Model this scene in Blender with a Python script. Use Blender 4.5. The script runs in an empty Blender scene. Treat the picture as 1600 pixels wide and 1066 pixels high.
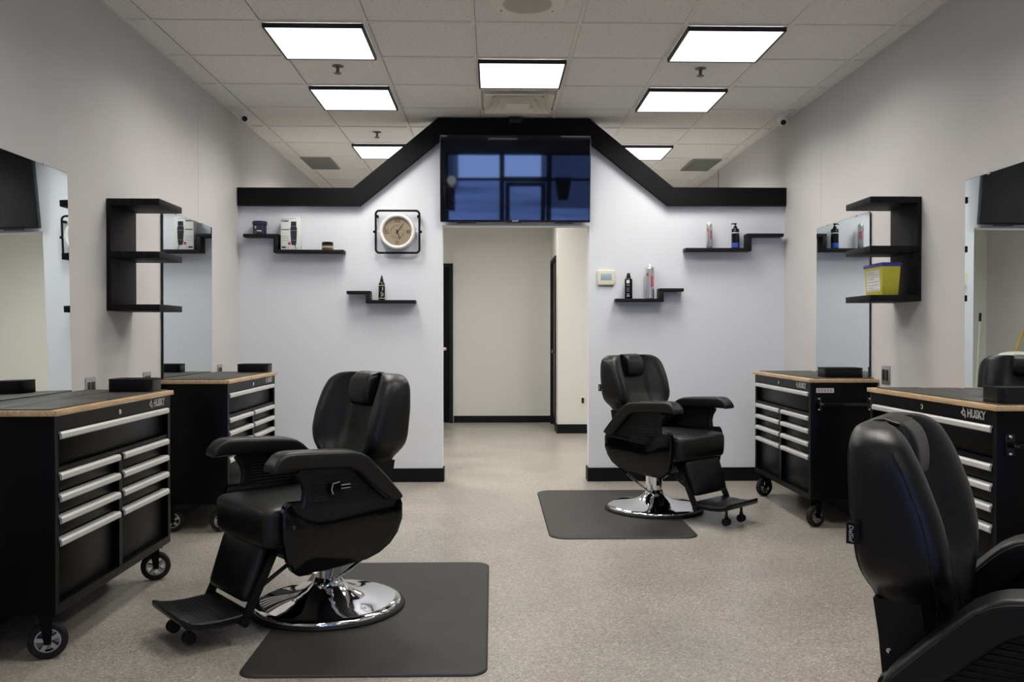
import bpy, bmesh, math, random
from mathutils import Vector, Matrix
R = math.radians
random.seed(7)
scn = bpy.context.scene
COL = scn.collection

# ------------------------------------------------------------------ materials
def nt(name):
    m = bpy.data.materials.new(name); m.use_nodes = True
    t = m.node_tree; b = t.nodes['Principled BSDF']
    return m, t, b
def mat(name, col, rough=0.5, metal=0.0, spec=0.5, bump=0.0, bscale=200.0, var=0.0, vscale=8.0, coat=0.0):
    m, t, b = nt(name)
    b.inputs['Base Color'].default_value = (*col, 1)
    b.inputs['Roughness'].default_value = rough
    b.inputs['Metallic'].default_value = metal
    b.inputs['Specular IOR Level'].default_value = spec
    if coat: b.inputs['Coat Weight'].default_value = coat; b.inputs['Coat Roughness'].default_value = 0.02
    tc = t.nodes.new('ShaderNodeTexCoord')
    if var:
        n = t.nodes.new('ShaderNodeTexNoise'); n.inputs['Scale'].default_value = vscale; n.inputs['Detail'].default_value = 4
        r = t.nodes.new('ShaderNodeValToRGB')
        r.color_ramp.elements[0].position = .3; r.color_ramp.elements[1].position = .7
        r.color_ramp.elements[0].color = (*[c*(1-var) for c in col], 1)
        r.color_ramp.elements[1].color = (*[min(1, c*(1+var)) for c in col], 1)
        t.links.new(tc.outputs['Object'], n.inputs['Vector']); t.links.new(n.outputs['Fac'], r.inputs['Fac'])
        t.links.new(r.outputs['Color'], b.inputs['Base Color'])
    if bump:
        n2 = t.nodes.new('ShaderNodeTexNoise'); n2.inputs['Scale'].default_value = bscale; n2.inputs['Detail'].default_value = 3
        bp = t.nodes.new('ShaderNodeBump'); bp.inputs['Strength'].default_value = bump; bp.inputs['Distance'].default_value = .002
        t.links.new(tc.outputs['Object'], n2.inputs['Vector']); t.links.new(n2.outputs['Fac'], bp.inputs['Height'])
        t.links.new(bp.outputs['Normal'], b.inputs['Normal'])
    return m
def emis(name, col, s):
    m, t, b = nt(name)
    b.inputs['Base Color'].default_value = (*col, 1)
    b.inputs['Emission Color'].default_value = (*col, 1); b.inputs['Emission Strength'].default_value = s
    return m
def floor_mat():
    m, t, b = nt('polished_concrete'); N = t.nodes; L = t.links
    tc = N.new('ShaderNodeTexCoord')
    n1 = N.new('ShaderNodeTexVoronoi'); n1.inputs['Scale'].default_value = 150
    sx = N.new('ShaderNodeSeparateColor')
    r1 = N.new('ShaderNodeValToRGB'); e = r1.color_ramp.elements
    e[0].position = .0; e[0].color = (.20, .18, .152, 1); e[1].position = 1.0; e[1].color = (.50, .465, .41, 1)
    q = r1.color_ramp.elements.new(.30); q.color = (.305, .28, .243, 1)
    q = r1.color_ramp.elements.new(.80); q.color = (.355, .327, .287, 1)
    v = N.new('ShaderNodeTexVoronoi'); v.inputs['Scale'].default_value = 48
    r2 = N.new('ShaderNodeValToRGB'); e = r2.color_ramp.elements
    e[0].position = .10; e[0].color = (1, 1, 1, 1); e[1].position = .2; e[1].color = (0, 0, 0, 1)
    v2 = N.new('ShaderNodeTexNoise'); v2.inputs['Scale'].default_value = 40
    r3 = N.new('ShaderNodeValToRGB'); r3.color_ramp.elements[0].position = .56; r3.color_ramp.elements[1].position = .62
    mu = N.new('ShaderNodeMath'); mu.operation = 'MULTIPLY'
    mx = N.new('ShaderNodeMix'); mx.data_type = 'RGBA'
    mx.inputs['B'].default_value = (.80, .76, .70, 1)
    n3 = N.new('ShaderNodeTexNoise'); n3.inputs['Scale'].default_value = 2.2; n3.inputs['Detail'].default_value = 5
    r4 = N.new('ShaderNodeValToRGB'); e = r4.color_ramp.elements
    e[0].position = .3; e[0].color = (.88, .88, .88, 1); e[1].position = .7; e[1].color = (1.08, 1.08, 1.08, 1)
    mm = N.new('ShaderNodeMix'); mm.data_type = 'RGBA'; mm.blend_type = 'MULTIPLY'; mm.inputs['Factor'].default_value = 1
    for n in (n1, v, v2, n3): L.new(tc.outputs['Object'], n.inputs['Vector'])
    L.new(n1.outputs['Color'], sx.inputs[0]); L.new(sx.outputs[0], r1.inputs['Fac']); L.new(v.outputs['Distance'], r2.inputs['Fac']); L.new(v2.outputs['Fac'], r3.inputs['Fac'])
    L.new(r2.outputs['Color'], mu.inputs[0]); L.new(r3.outputs['Color'], mu.inputs[1])
    L.new(mu.outputs[0], mx.inputs['Factor']); L.new(r1.outputs['Color'], mx.inputs['A'])
    L.new(n3.outputs['Fac'], r4.inputs['Fac']); L.new(mx.outputs['Result'], mm.inputs['A']); L.new(r4.outputs['Color'], mm.inputs['B'])
    L.new(mm.outputs['Result'], b.inputs['Base Color'])
    r5 = N.new('ShaderNodeMapRange'); r5.inputs['To Min'].default_value = .22; r5.inputs['To Max'].default_value = .42
    L.new(n3.outputs['Fac'], r5.inputs['Value']); L.new(r5.outputs['Result'], b.inputs['Roughness'])
    b.inputs['Specular IOR Level'].default_value = .5
    return m
def wood_mat(name, c1, c2, scale, rough, axis='X', spec=.5):
    m, t, b = nt(name); N = t.nodes; L = t.links
    tc = N.new('ShaderNodeTexCoord'); mp = N.new('ShaderNodeMapping')
    s = {'X': (1.2, 14, 14), 'Y': (14, 1.2, 14), 'Z': (14, 14, 1.2)}[axis]
    mp.inputs['Scale'].default_value = s
    n = N.new('ShaderNodeTexNoise'); n.inputs['Scale'].default_value = scale; n.inputs['Detail'].default_value = 6; n.inputs['Distortion'].default_value = .6
    r = N.new('ShaderNodeValToRGB'); e = r.color_ramp.elements
    e[0].position = .35; e[0].color = (*c1, 1); e[1].position = .65; e[1].color = (*c2, 1)
    L.new(tc.outputs['Object'], mp.inputs['Vector']); L.new(mp.outputs['Vector'], n.inputs['Vector'])
    L.new(n.outputs['Fac'], r.inputs['Fac']); L.new(r.outputs['Color'], b.inputs['Base Color'])
    b.inputs['Roughness'].default_value = rough; b.inputs['Specular IOR Level'].default_value = spec
    return m
def tile_mat():
    m, t, b = nt('acoustic_tile'); N = t.nodes; L = t.links
    tc = N.new('ShaderNodeTexCoord')
    n = N.new('ShaderNodeTexNoise'); n.inputs['Scale'].default_value = 60; n.inputs['Detail'].default_value = 6
    r = N.new('ShaderNodeValToRGB'); e = r.color_ramp.elements
    e[0].position = .30; e[0].color = (.66, .65, .62, 1); e[1].position = .46; e[1].color = (.84, .83, .80, 1)
    L.new(tc.outputs['Object'], n.inputs['Vector']); L.new(n.outputs['Fac'], r.inputs['Fac']); L.new(r.outputs['Color'], b.inputs['Base Color'])
    b.inputs['Roughness'].default_value = .95; b.inputs['Specular IOR Level'].default_value = .1
    bp = N.new('ShaderNodeBump'); bp.inputs['Strength'].default_value = .4; bp.inputs['Distance'].default_value = .003
    L.new(n.outputs['Fac'], bp.inputs['Height']); L.new(bp.outputs['Normal'], b.inputs['Normal'])
    return m
def glass_mat():
    m, t, b = nt('window_glass'); N = t.nodes; L = t.links
    o = N['Material Output']
    tr = N.new('ShaderNodeBsdfTransparent'); tr.inputs['Color'].default_value = (.93, .96, .96, 1)
    gl = N.new('ShaderNodeBsdfGlossy'); gl.inputs['Roughness'].default_value = 0.0
    fr = N.new('ShaderNodeFresnel'); fr.inputs['IOR'].default_value = 1.3
    mx = N.new('ShaderNodeMixShader')
    L.new(fr.outputs[0], mx.inputs[0]); L.new(tr.outputs[0], mx.inputs[1]); L.new(gl.outputs[0], mx.inputs[2]); L.new(mx.outputs[0], o.inputs['Surface'])
    return m

M = {}
M['floor'] = floor_mat()
M['wall'] = mat('wall_paint', (.60, .588, .585), .75, spec=.25, bump=.08, bscale=250, var=.015, vscale=3)
M['partition'] = mat('daylight_tinted_partition_paint', (.715, .742, .79), .6, spec=.3, bump=.06, bscale=250)  # cool tint puts the window's blue daylight into the paint colour
M['hallwall'] = mat('hall_paint', (.68, .675, .62), .75, spec=.25, bump=.06, bscale=250)
M['tile'] = tile_mat()
M['grid'] = mat('grid_metal', (.80, .79, .76), .55, spec=.2)
M['blacktrim'] = mat('black_trim_paint', (.0045, .0045, .005), .6, spec=.14, var=.1)
M['baseboard'] = mat('black_rubber_baseboard', (.004, .004, .005), .5, spec=.2)
M['lightframe'] = mat('black_light_frame', (.012, .011, .013), .5)
M['diffuser'] = emis('light_diffuser', (1.0, .985, .96), 2.2)
M['vinyl'] = mat('black_vinyl', (.0048, .0048, .005), .37, spec=.40, bump=.25, bscale=420, var=.08, vscale=30)
M['piping'] = mat('black_piping', (.006, .006, .007), .55)
M['gloss'] = mat('gloss_black_plastic', (.0025, .0025, .003), .07, spec=.36)
M['plastic'] = mat('satin_black_plastic', (.0045, .0045, .005), .34, spec=.32, bump=.06, bscale=500)
M['mattblack'] = mat('matt_black', (.005, .005, .0055), .6, spec=.25)
M['chrome'] = mat('chrome', (.82, .83, .85), .04, metal=1)
M['hub'] = mat('grey_chrome_hub', (.42, .42, .42), .22, metal=1)
M['greymetal'] = mat('satin_grey_metal', (.34, .34, .35), .35, metal=.4)
M['edge_shade'] = mat('tile_edge_shade', (.36, .35, .33), .8)
M['rubber'] = mat('black_rubber', (.009, .009, .0095), .7, spec=.3)
M['matrubber'] = mat('floor_mat_rubber', (.030, .0287, .0267), .5, spec=.3, bump=.3, bscale=160, var=.12, vscale=7)
M['topmat'] = mat('tabletop_rubber', (.055, .052, .046), .5, spec=.4, bump=.15, bscale=200, var=.1, vscale=5)
M['steel'] = mat('black_powder_coat', (.0020, .0020, .0020), .34, spec=.11, bump=.05, bscale=600)
M['alu'] = mat('brushed_aluminium', (.66, .66, .64), .42, metal=.45)
M['logo'] = mat('silver_lettering', (.50, .50, .49), .5)
M['bamboo'] = wood_mat('hardwood_top', (.46, .305, .165), (.66, .475, .28), 5, .45, 'X')
M['darkwood'] = wood_mat('ebony_shelf', (.004, .0035, .0035), (.014, .012, .0115), 5, .6, 'Z', .2)
M['shelfblack'] = mat('black_shelf', (.006, .006, .007), .5, spec=.25)
M['mirror'] = mat('mirror_silver', (.775, .825, .82), 0.0, metal=1)
M['mirroredge'] = mat('mirror_edge', (.03, .04, .04), .3)
M['tvscreen'] = mat('tv_glass', (.003, .0035, .005), .03, spec=.55, coat=.45)
M['tvframe'] = mat('tv_frame', (.006, .006, .007), .25)
M['white'] = mat('white_plastic', (.86, .87, .88), .4)
M['cream'] = mat('cream_plastic', (.72, .68, .55), .45)
M['lcd'] = mat('grey_green_display', (.34, .46, .52), .25)
M['steelplate'] = mat('brushed_steel_plate', (.42, .41, .40), .35, metal=.7)
M['blackhole'] = mat('black_socket', (.008, .008, .009), .4)
M['brass'] = mat('satin_brass', (.72, .62, .42), .25, metal=1)
M['darkmetal'] = mat('dark_bronze_metal', (.16, .145, .13), .4, metal=.6)
M['clockrim'] = mat('white_enamel', (.78, .77, .73), .35)
M['clockface'] = mat('aged_clock_paper', (.265, .208, .142), .6, var=.06, vscale=14)
M['clockink'] = mat('faded_brown_ink', (.115, .078, .055), .6)
M['ink'] = mat('black_ink', (.01, .01, .01), .5)
M['boxwhite'] = mat('white_carton', (.72, .73, .71), .35)
M['navy'] = mat('navy_plastic', (.022, .024, .05), .25)
M['slate'] = mat('slate_blue_print', (.055, .062, .095), .35)
M['red'] = mat('red_print', (.48, .05, .07), .4)
M['paper'] = mat('white_label', (.70, .69, .66), .6)
M['greyprint'] = mat('grey_print', (.30, .31, .32), .6)
M['gold'] = mat('gold_band', (.62, .55, .34), .3, metal=.7)
M['brown'] = mat('brown_pomade', (.10, .055, .03), .3)
M['can'] = mat('silver_can', (.62, .62, .61), .24, metal=.85)
M['blue'] = mat('blue_print', (.03, .08, .42), .35)
M['yellowbin'] = mat('yellow_plastic', (.60, .56, .045), .4)
M['bluelid'] = mat('blue_plastic_lid', (.045, .05, .34), .4)
M['vent'] = mat('grey_vent', (.27, .275, .255), .7)
M['speaker'] = mat('beige_metal', (.84, .81, .72), .6)
M['grille'] = mat('beige_grille', (.50, .48, .41), .7)
M['whitecloth'] = mat('white_liner', (.75, .75, .70), .8)
M['polewhite'] = mat('white_pole', (.72, .70, .62), .4)
M['yellowpole'] = mat('yellow_pole', (.65, .38, .04), .4)
M['glass'] = glass_mat()
M['mullion'] = mat('dark_mullion', (.02, .02, .022), .4)
M['asphalt'] = mat('snowy_asphalt', (.50, .52, .55), .9, var=.35, vscale=.25)
M['farwall'] = mat('far_building_wall', (.16, .16, .18), .8, var=.2, vscale=.3)
M['clipprint'] = mat('clipper_print', (.022, .024, .038), .35)

# ------------------------------------------------------------------ mesh kit
class G:
    def __init__(s): s.v = []; s.f = []; s.m = []
    def add(s, vs, fs, mi=0):
        o = len(s.v); s.v += [tuple(v) for v in vs]
        for f in fs: s.f.append(tuple(i+o for i in f)); s.m.append(mi)
        return s
    def bm(s, b, mi=0):
        b.verts.index_update()
        s.add([v.co for v in b.verts], [[v.index for v in f.verts] for f in b.faces], mi); b.free(); return s
    def box(s, x0, x1, y0, y1, z0, z1, bev=0, seg=2, mi=0):
        x0, x1 = sorted((x0, x1)); y0, y1 = sorted((y0, y1)); z0, z1 = sorted((z0, z1))
        if not bev:
            vs = [(x, y, z) for x in (x0, x1) for y in (y0, y1) for z in (z0, z1)]
            return s.add(vs, [(0, 1, 3, 2), (4, 6, 7, 5), (0, 4, 5, 1), (2, 3, 7, 6), (0, 2, 6, 4), (1, 5, 7, 3)], mi)
        b = bmesh.new(); bmesh.ops.create_cube(b, size=1)
        for v in b.verts: v.co = Vector(((x0+x1)/2+v.co.x*(x1-x0), (y0+y1)/2+v.co.y*(y1-y0), (z0+z1)/2+v.co.z*(z1-z0)))
        bmesh.ops.bevel(b, geom=b.edges[:], offset=bev, segments=seg, profile=.5, affect='EDGES')
        return s.bm(b, mi)
    def loft(s, loops, cap=True, mi=0):
        n = len(loops[0]); vs = [p for l in loops for p in l]; fs = []
        for i in range(len(loops)-1):
            for k in range(n):
                a = i*n+k; b = i*n+(k+1) % n
                fs.append((a, b, b+n, a+n))
        if cap:
            fs.append(tuple(range(n-1, -1, -1))); fs.append(tuple((len(loops)-1)*n+k for k in range(n)))
        return s.add(vs, fs, mi)
    def prism(s, poly, d, axis='y', y0=0.0, mi=0):
        """poly in the two other axes, extruded along axis from y0 to y0+d"""
        def P(a, b, c): return {'y': (a, c, b), 'x': (c, a, b), 'z': (a, b, c)}[axis]
        return s.loft([[P(a, b, y0) for a, b in poly], [P(a, b, y0+d) for a, b in poly]], mi=mi)
    def lathe(s, prof, c=(0, 0, 0), n=32, axis='z', mi=0, cap=True):
        loops = []
        for r, z in prof:
            l = []
            for k in range(n):
                a = 2*math.pi*k/n; x, y = r*math.cos(a), r*math.sin(a)
                p = {'z': (x, y, z), 'y': (x, z, -y), 'x': (z, x, y)}[axis]
                l.append((p[0]+c[0], p[1]+c[1], p[2]+c[2]))
            loops.append(l)
        return s.loft(loops, cap, mi)
    def tube(s, pts, r, n=10, mi=0, closed=False):
        pts = [Vector(p) for p in pts]; rs = r if isinstance(r, (list, tuple)) else [r]*len(pts)
        loops = []; up = None; N = len(pts)
        for i, p in enumerate(pts):
            if closed: t = pts[(i+1) % N]-pts[i-1]
            else: t = pts[min(i+1, N-1)]-pts[max(i-1, 0)]
            t.normalize()
            if up is None:
                up = Vector((0, 0, 1)) if abs(t.z) < .9 else Vector((1, 0, 0))
            u = (up-t*up.dot(t)).normalized(); w = t.cross(u); up = u
            loops.append([p+(u*math.cos(2*math.pi*k/n)+w*math.sin(2*math.pi*k/n))*rs[i] for k in range(n)])
        if closed: loops.append(loops[0]); return s.loft(loops, False, mi)
        return s.loft(loops, True, mi)

def rr(hx, hy, r, n=4, cx=0, cy=0):
    """rounded rectangle loop"""
    out = []
    for sx, sy, a0 in ((1, 1, 0), (-1, 1, 90), (-1, -1, 180), (1, -1, 270)):
        for k in range(n+1):
            a = R(a0+90*k/n); out.append((cx+sx*(hx-r)+r*math.cos(a), cy+sy*(hy-r)+r*math.sin(a)))
    return out
def mk(name, g, m, parent=None, loc=None, rot=None, ang=35, sub=0, flat=False):
    me = bpy.data.meshes.new(name); me.from_pydata(g.v, [], g.f)
    b = bmesh.new(); b.from_mesh(me); bmesh.ops.recalc_face_normals(b, faces=b.faces[:]); b.to_mesh(me); b.free()
    for x in (m if isinstance(m, (list, tuple)) else [m]): me.materials.append(x)
    for i, p in enumerate(me.polygons): p.material_index = g.m[i]
    if not flat:
        me.shade_smooth()
        if not sub: me.set_sharp_from_angle(angle=R(ang))
    o = bpy.data.objects.new(name, me); COL.objects.link(o)
    if parent: o.parent = parent
    if loc: o.location = loc
    if rot: o.rotation_euler = rot
    if sub:
        md = o.modifiers.new('smooth', 'SUBSURF'); md.levels = sub; md.render_levels = sub
    return o
def tag(o, label, cat, group=None):
    o['label'] = label; o['category'] = cat
    if group: o['group'] = group
    return o
def empty(name, loc, rz=0.0, label=None, cat=None, group=None):
    o = bpy.data.objects.new(name, None); COL.objects.link(o); o.location = loc; o.rotation_euler = (0, 0, rz)
    o.empty_display_size = .1
    if label: tag(o, label, cat, group)
    return o
def copy_tree(o, parent=None):
    c = o.copy(); COL.objects.link(c)
    if parent: c.parent = parent
    for ch in list(o.children): copy_tree(ch, c)
    return c
def dup(o, loc, rz, label, group=None):
    c = copy_tree(o); c.location = loc; c.rotation_euler = (0, 0, rz); c['label'] = label
    if group: c['group'] = group
    return c
def struct(name, g, m, parent=None, **k):
    o = mk(name, g, m, parent, **k)
    if not parent: o['kind'] = 'structure'
    return o
def text_g(txt, size, bold=0.0, extrude=.0006, align='CENTER', shear=0.0):
    cu = bpy.data.curves.new('lettering', 'FONT'); cu.body = txt; cu.size = size; cu.offset = bold
    cu.extrude = extrude; cu.align_x = align; cu.align_y = 'CENTER'; cu.resolution_u = 2; cu.shear = shear
    ob = bpy.data.objects.new('lettering', cu); COL.objects.link(ob)
    bpy.context.view_layer.update()
    dg = bpy.context.evaluated_depsgraph_get()
    me = bpy.data.meshes.new_from_object(ob.evaluated_get(dg))
    vs = [tuple(v.co) for v in me.vertices]; fs = [tuple(p.vertices) for p in me.polygons]
    bpy.data.objects.remove(ob); bpy.data.curves.remove(cu); bpy.data.meshes.remove(me)
    return vs, fs
def text_on(g, txt, size, o, u, v, mi=0, **k):
    """lettering at point o, reading along u with up v"""
    vs, fs = text_g(txt, size, **k); u = Vector(u); v = Vector(v); w = u.cross(v); o = Vector(o)
    g.add([o+u*a+v*b+w*c for a, b, c in vs], fs, mi); return g

# ------------------------------------------------------------------ setting
XL, XR, CZ = -2.13, 2.48, 3.06
YP, YB, YF = 7.25, 12.10, -6.5
g = G().box(XL-.2, XR+.4, YF-.2, YB+.2, -.1, 0); struct('floor', g, M['floor'])
g = G().box(XL-.2, XR+.4, YF-.2, YB+.2, CZ+.006, CZ+.1)
ceil = struct('ceiling', g, M['tile'])
PX, PY = .622, .634
g = G()
xs = [-.116+k*PX for k in range(-3, 5)]; ys = [5.01+k*PY for k in range(-18, 12)]
for x in xs: g.box(x-.012, x+.012, YF, YB, CZ-.002, CZ+.006)
for y in ys: g.box(XL, XR, y-.012, y+.012, CZ-.001, CZ+.006)
g.box(XL, XL+.02, YF, YB, CZ-.003, CZ+.006); g.box(XR-.02, XR, YF, YB, CZ-.003, CZ+.006)
mk('grid', g, M['grid'], ceil)
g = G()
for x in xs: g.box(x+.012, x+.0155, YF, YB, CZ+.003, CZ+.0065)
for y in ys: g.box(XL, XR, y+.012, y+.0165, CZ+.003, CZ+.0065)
mk('tile_shade_strip', g, M['edge_shade'], ceil)  # grey strips paint the thin shade beside the grid bars

g = G().box(XL-.15, XL, YF, YB, 0, CZ); g.box(XL, XL+.0012, 6.255, 6.259, 0, CZ); struct('wall_left', g, M['wall'])
g = G().box(XR, XR+.15, YF, 9.38, 0, CZ); g.box(XR+.03, XR+.18, 9.38, YB, 0, CZ)
g.box(XR-.0012, XR, 6.44, 6.444, 0, CZ); struct('wall_right', g, M['wall'])
g = G().box(XR-.002, XR+.03, 9.38, 9.395, 0, CZ); struct('trim_2', g, M['lightframe'])
g = G().box(XL-.15, XR+.2, YB, YB+.15, 0, CZ); struct('wall_back', g, M['hallwall'])
g = G().box(.815, XR+.03, 10.75, 10.87, 0, CZ); struct('wall_hall_front', g, M['hallwall'])
g = G().box(.815, .935, 10.87, 11.02, 0, CZ); g.box(.815, .935, 11.93, YB, 0, CZ); g.box(.815, .935, 11.02, 11.93, 2.26, CZ)
struct('wall_hall_side', g, M['hallwall'])
# partition with gabled top and opening
ZS, ZT, ZO = 2.455, 3.055, 2.165
OX0, OX1 = -.425, .815
g = G()
out = [(XL, 0), (OX0, 0), (OX0, ZO), (OX1, ZO), (OX1, 0), (XR, 0), (XR, ZS), (1.515, ZS), (.812, ZT), (-.458, ZT), (-1.165, ZS), (XL, ZS)]
# split in convex slabs
def slab(poly): g.prism(poly, .14, 'y', YP)
slab([(XL, 0), (OX0, 0), (OX0, ZO), (OX0, ZS), (XL, ZS)])
slab([(OX1, 0), (XR, 0), (XR, ZS), (OX1, ZS)])
slab([(OX0, ZO), (OX1, ZO), (OX1, ZS), (OX0, ZS)])
slab([(-1.165, ZS), (1.515, ZS), (.812, ZT), (-.458, ZT)])
struct('wall_partition', g, M['partition'])
# black gabled cornice
TH = .135
o_ = [(XL+.003, 2.47), (-1.167, 2.47), (-.458, 3.058), (.812, 3.058), (1.519, 2.49-.005), (XR-.003, 2.485)]
i_ = [(XL+.003, 2.322), (-1.112, 2.322), (-.435, 2.875), (.79, 2.875), (1.475, 2.334), (XR-.003, 2.334)]
g = G()
for k in range(5):
    a, b, c, d = o_[k], o_[k+1], i_[k+1], i_[k]
    g.prism([a, b, c, d], -.055, 'y', YP)
for k in range(5):   # cap board over the partition top
    a, b = o_[k], o_[k+1]
    g.prism([a, b, (b[0], b[1]-.012), (a[0], a[1]-.012)], .16, 'y', YP-.001)
struct('trim_1', g, M['blacktrim'], ang=20)
# baseboards
BH = .115
g = G().box(XL, OX0+.012, YP-.012, YP, 0, BH); g.box(OX0, OX0+.012, YP, YP+.14, 0, BH); struct('baseboard_partition_left', g, M['baseboard'])
g = G().box(OX1-.012, XR, YP-.012, YP, 0, BH); g.box(OX1-.012, OX1, YP, YP+.14, 0, BH); struct('baseboard_partition_right', g, M['baseboard'])
g = G().box(-.55, .815, YB-.012, YB, 0, BH-.02); struct('baseboard_back', g, M['baseboard'])
g = G().box(.803, XR, 10.738, 10.75, 0, BH); g.box(.803, .815, 10.75, 11.0, 0, BH); struct('baseboard_hall', g, M['baseboard'])
g = G().box(XL, XL+.012, YF, YP-.013, 0, BH); struct('baseboard_left', g, M['baseboard'])
g = G().box(XR-.012, XR, YF, YP-.013, 0, BH); struct('baseboard_right', g, M['baseboard'])
# hall doors
g = G().box(-.61, -.56, YB-.05, YB, 0, 2.24); g.box(-1.60, -1.55, YB-.05, YB, 0, 2.24); g.box(-1.55, -.61, YB-.05, YB, 2.19, 2.24)
d = struct('door_1', g, M['mattblack'])
mk('door_leaf', G().box(-1.548, -.612, YB-.035, YB-.002, .01, 2.188), M['steel'], d)
g = G().lathe([(.028, 0), (.028, -.008), (.012, -.012), (.012, -.035), (.026, -.045), (.03, -.06), (.022, -.072), (.004, -.075)], (-.675, YB-.035, 1.04), 20, 'y')
mk('door_knob', g, M['brass'], d)
g = G().box(.80, .95, 11.02, 11.06, 0, 2.26); g.box(.80, .95, 11.89, 11.93, 0, 2.26); g.box(.80, .95, 11.06, 11.89, 2.22, 2.26)
d = struct('door_2', g, M['mattblack'])
mk('door_leaf', G().box(.83, .87, 11.062, 11.888, .01, 2.218), M['steel'], d)
g = G().lathe([(.026, 0), (.012, -.01), (.012, -.035), (.028, -.05), (.02, -.065), (.003, -.068)], (.83, 11.13, 1.02), 16, 'x')
mk('door_knob', g, M['darkmetal'], d)
# storefront behind the camera
g = G().box(XL-.15, XR+.2, YF-.15, YF, 2.78, CZ); struct('wall_front', g, M['wall'])
DX0, DX1 = .32, 1.25
def window(name, x0, x1, bars):
    g = G(); y0, y1 = YF-.10, YF
    g.box(x0, x0+.06, y0, y1, 0, 2.78); g.box(x1-.06, x1, y0, y1, 0, 2.78)
    for z0, z1 in bars: g.box(x0+.06, x1-.06, y0, y1, z0, z1)
    w = struct(name, g, M['mullion'])
    for (a, b) in zip(bars[:-1], bars[1:]):
        mk('pane', G().box(x0+.06, x1-.06, YF-.053, YF-.047, a[1], b[0]), M['glass'], w)
    return w
struct('wall_front_left', G().box(XL-.15, -1.12, YF-.15, YF, 0, 2.78), M['wall'])
window('window_1', -1.12, DX0-.10, [(0, .12), (2.12, 2.19), (2.72, 2.78)])
window('window_2', DX1+.10, XR, [(0, .12), (2.12, 2.19), (2.72, 2.78)])
window('window_3', DX0-.10, DX1+.10, [(2.10, 2.22), (2.72, 2.78)])
g = G().box(DX0-.02, DX0+.09, YF-.08, YF-.02, .02, 2.09); g.box(DX1-.09, DX1+.02, YF-.08, YF-.02, .02, 2.09)
g.box(DX0+.09, DX1-.09, YF-.08, YF-.02, .02, .25); g.box(DX0+.09, DX1-.09, YF-.08, YF-.02, 1.99, 2.09)
d = struct('door_3', g, M['mullion'])
mk('pane', G().box(DX0+.09, DX1-.09, YF-.053, YF-.047, .25, 1.99), M['glass'], d)
mk('door_handle', G().tube([(DX0+.05, YF-.02, .95), (DX0+.05, YF+.03, .95), (DX0+.05, YF+.03, 1.25), (DX0+.05, YF-.02, 1.25)], .012), M['alu'], d)
g = G().box(-40, 40, -90, YF-.2, -.15, -.05); struct('ground', g, M['asphalt'])
g = G().box(XL-3, XR+3, YF-2.2, YF-.16, 2.95, 3.3); g.box(XL-.15, XR+.2, YF-.16, YF-.15, 2.78, 3.3); struct('trim_3', g, M['mullion'])
g = G().box(-36, -3, -62, -52, -.05, 4.2); g.box(-30, -12, -52.3, -52, .6, 2.6, mi=1); g.box(-37, -2, -62.5, -51.4, 4.2, 4.5, mi=1)
struct('wall_far_shops', g, [M['farwall'], M['mullion']])
g = G().box(3, 40, -40, -32, -.05, 5.2); g.box(2, 41, -40.5, -31, 5.2, 5.6, mi=1); g.box(6, 30, -32.1, -31.9, .5, 3.0, mi=1)
struct('wall_far_plaza', g, [M['farwall'], M['mullion']])

# ------------------------------------------------------------------ ceiling fittings
def light_panel(x0, y0, label):
    t = empty('ceiling_light', (x0+PX/2, y0+PY/2, CZ), 0, label, 'ceiling light', 'square ceiling light panels')
    a, b = PX/2-.018, PY/2-.02
    g = G(); z0, z1, w = -.026, 0, .012
    g.box(-a, a, -b, -b+w, z0, z1); g.box(-a, a, b-w, b, z0, z1); g.box(-a, -a+w, -b+w, b-w, z0, z1); g.box(a-w, a, -b+w, b-w, z0, z1)
    mk('frame', g, M['lightframe'], t)
    mk('diffuser', G().box(-a+w, a-w, -b+w, b-w, -.022, -.002), M['diffuser'], t)
    return t
LAMP_W, LAMP_SPREAD, LAMP_COL = 14.6, 152, (1.0, .962, .905)
def lamp(x0, y0, k=1.0):
    L = bpy.data.lights.new('panel_lamp', 'AREA'); L.shape = 'SQUARE'; L.size = .54
    L.energy = LAMP_W*k; L.spread = R(LAMP_SPREAD); L.color = LAMP_COL
    o = bpy.data.objects.new('panel_lamp', L); COL.objects.link(o); o.location = (x0+PX/2, y0+PY/2, CZ-.0275)
XA, XB, XC = -.116-2*PX, -.116+2*PX, -.116
for x0, y0, lb in ((XA, 5.01, 'left one of the two ceiling lights nearest the camera'),
                   (XB, 5.01, 'right one of the two ceiling lights nearest the camera'),
                   (XC, 5.01+PY, 'ceiling light in the middle, just in front of the air diffuser'),
                   (XA, 5.01+2*PY, 'second ceiling light of the left-hand row, behind the sprinkler'),
                   (XB, 5.01+2*PY, 'second ceiling light of the right-hand row, behind the sprinkler'),
                   (XA, 5.01+5*PY, 'ceiling light half hidden by the left slope of the black gable'),
                   (XB, 5.01+5*PY, 'ceiling light half hidden by the right slope of the black gable')):
    light_panel(x0, y0, lb); lamp(x0, y0, 1.9 if y0 > 8 else 1.0)
lamp(XC, 5.01+5*PY, 1.35); lamp(XC, 5.01+8*PY, 1.35)  # unseen lamps added behind the gable to brighten the hall
g = G(); g2 = G()
for x0, k in ((XA, -4), (XB, -4), (XC, -3), (XA, -9), (XB, -9), (XC, -13), (XC, 5), (XC, 8)):  # panels out of view; those behind the gable are added for hall light
    y0 = 5.01+k*PY
    g.box(x0+.018, x0+PX-.018, y0+.02, y0+PY-.02, CZ-.02, CZ); g2.box(x0+.03, x0+PX-.03, y0+.032, y0+PY-.032, CZ-.023, CZ-.019)
    if k < 0: lamp(x0, y0, (1.6 if x0 == XB else .75) if k > -6 else .6)
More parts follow.
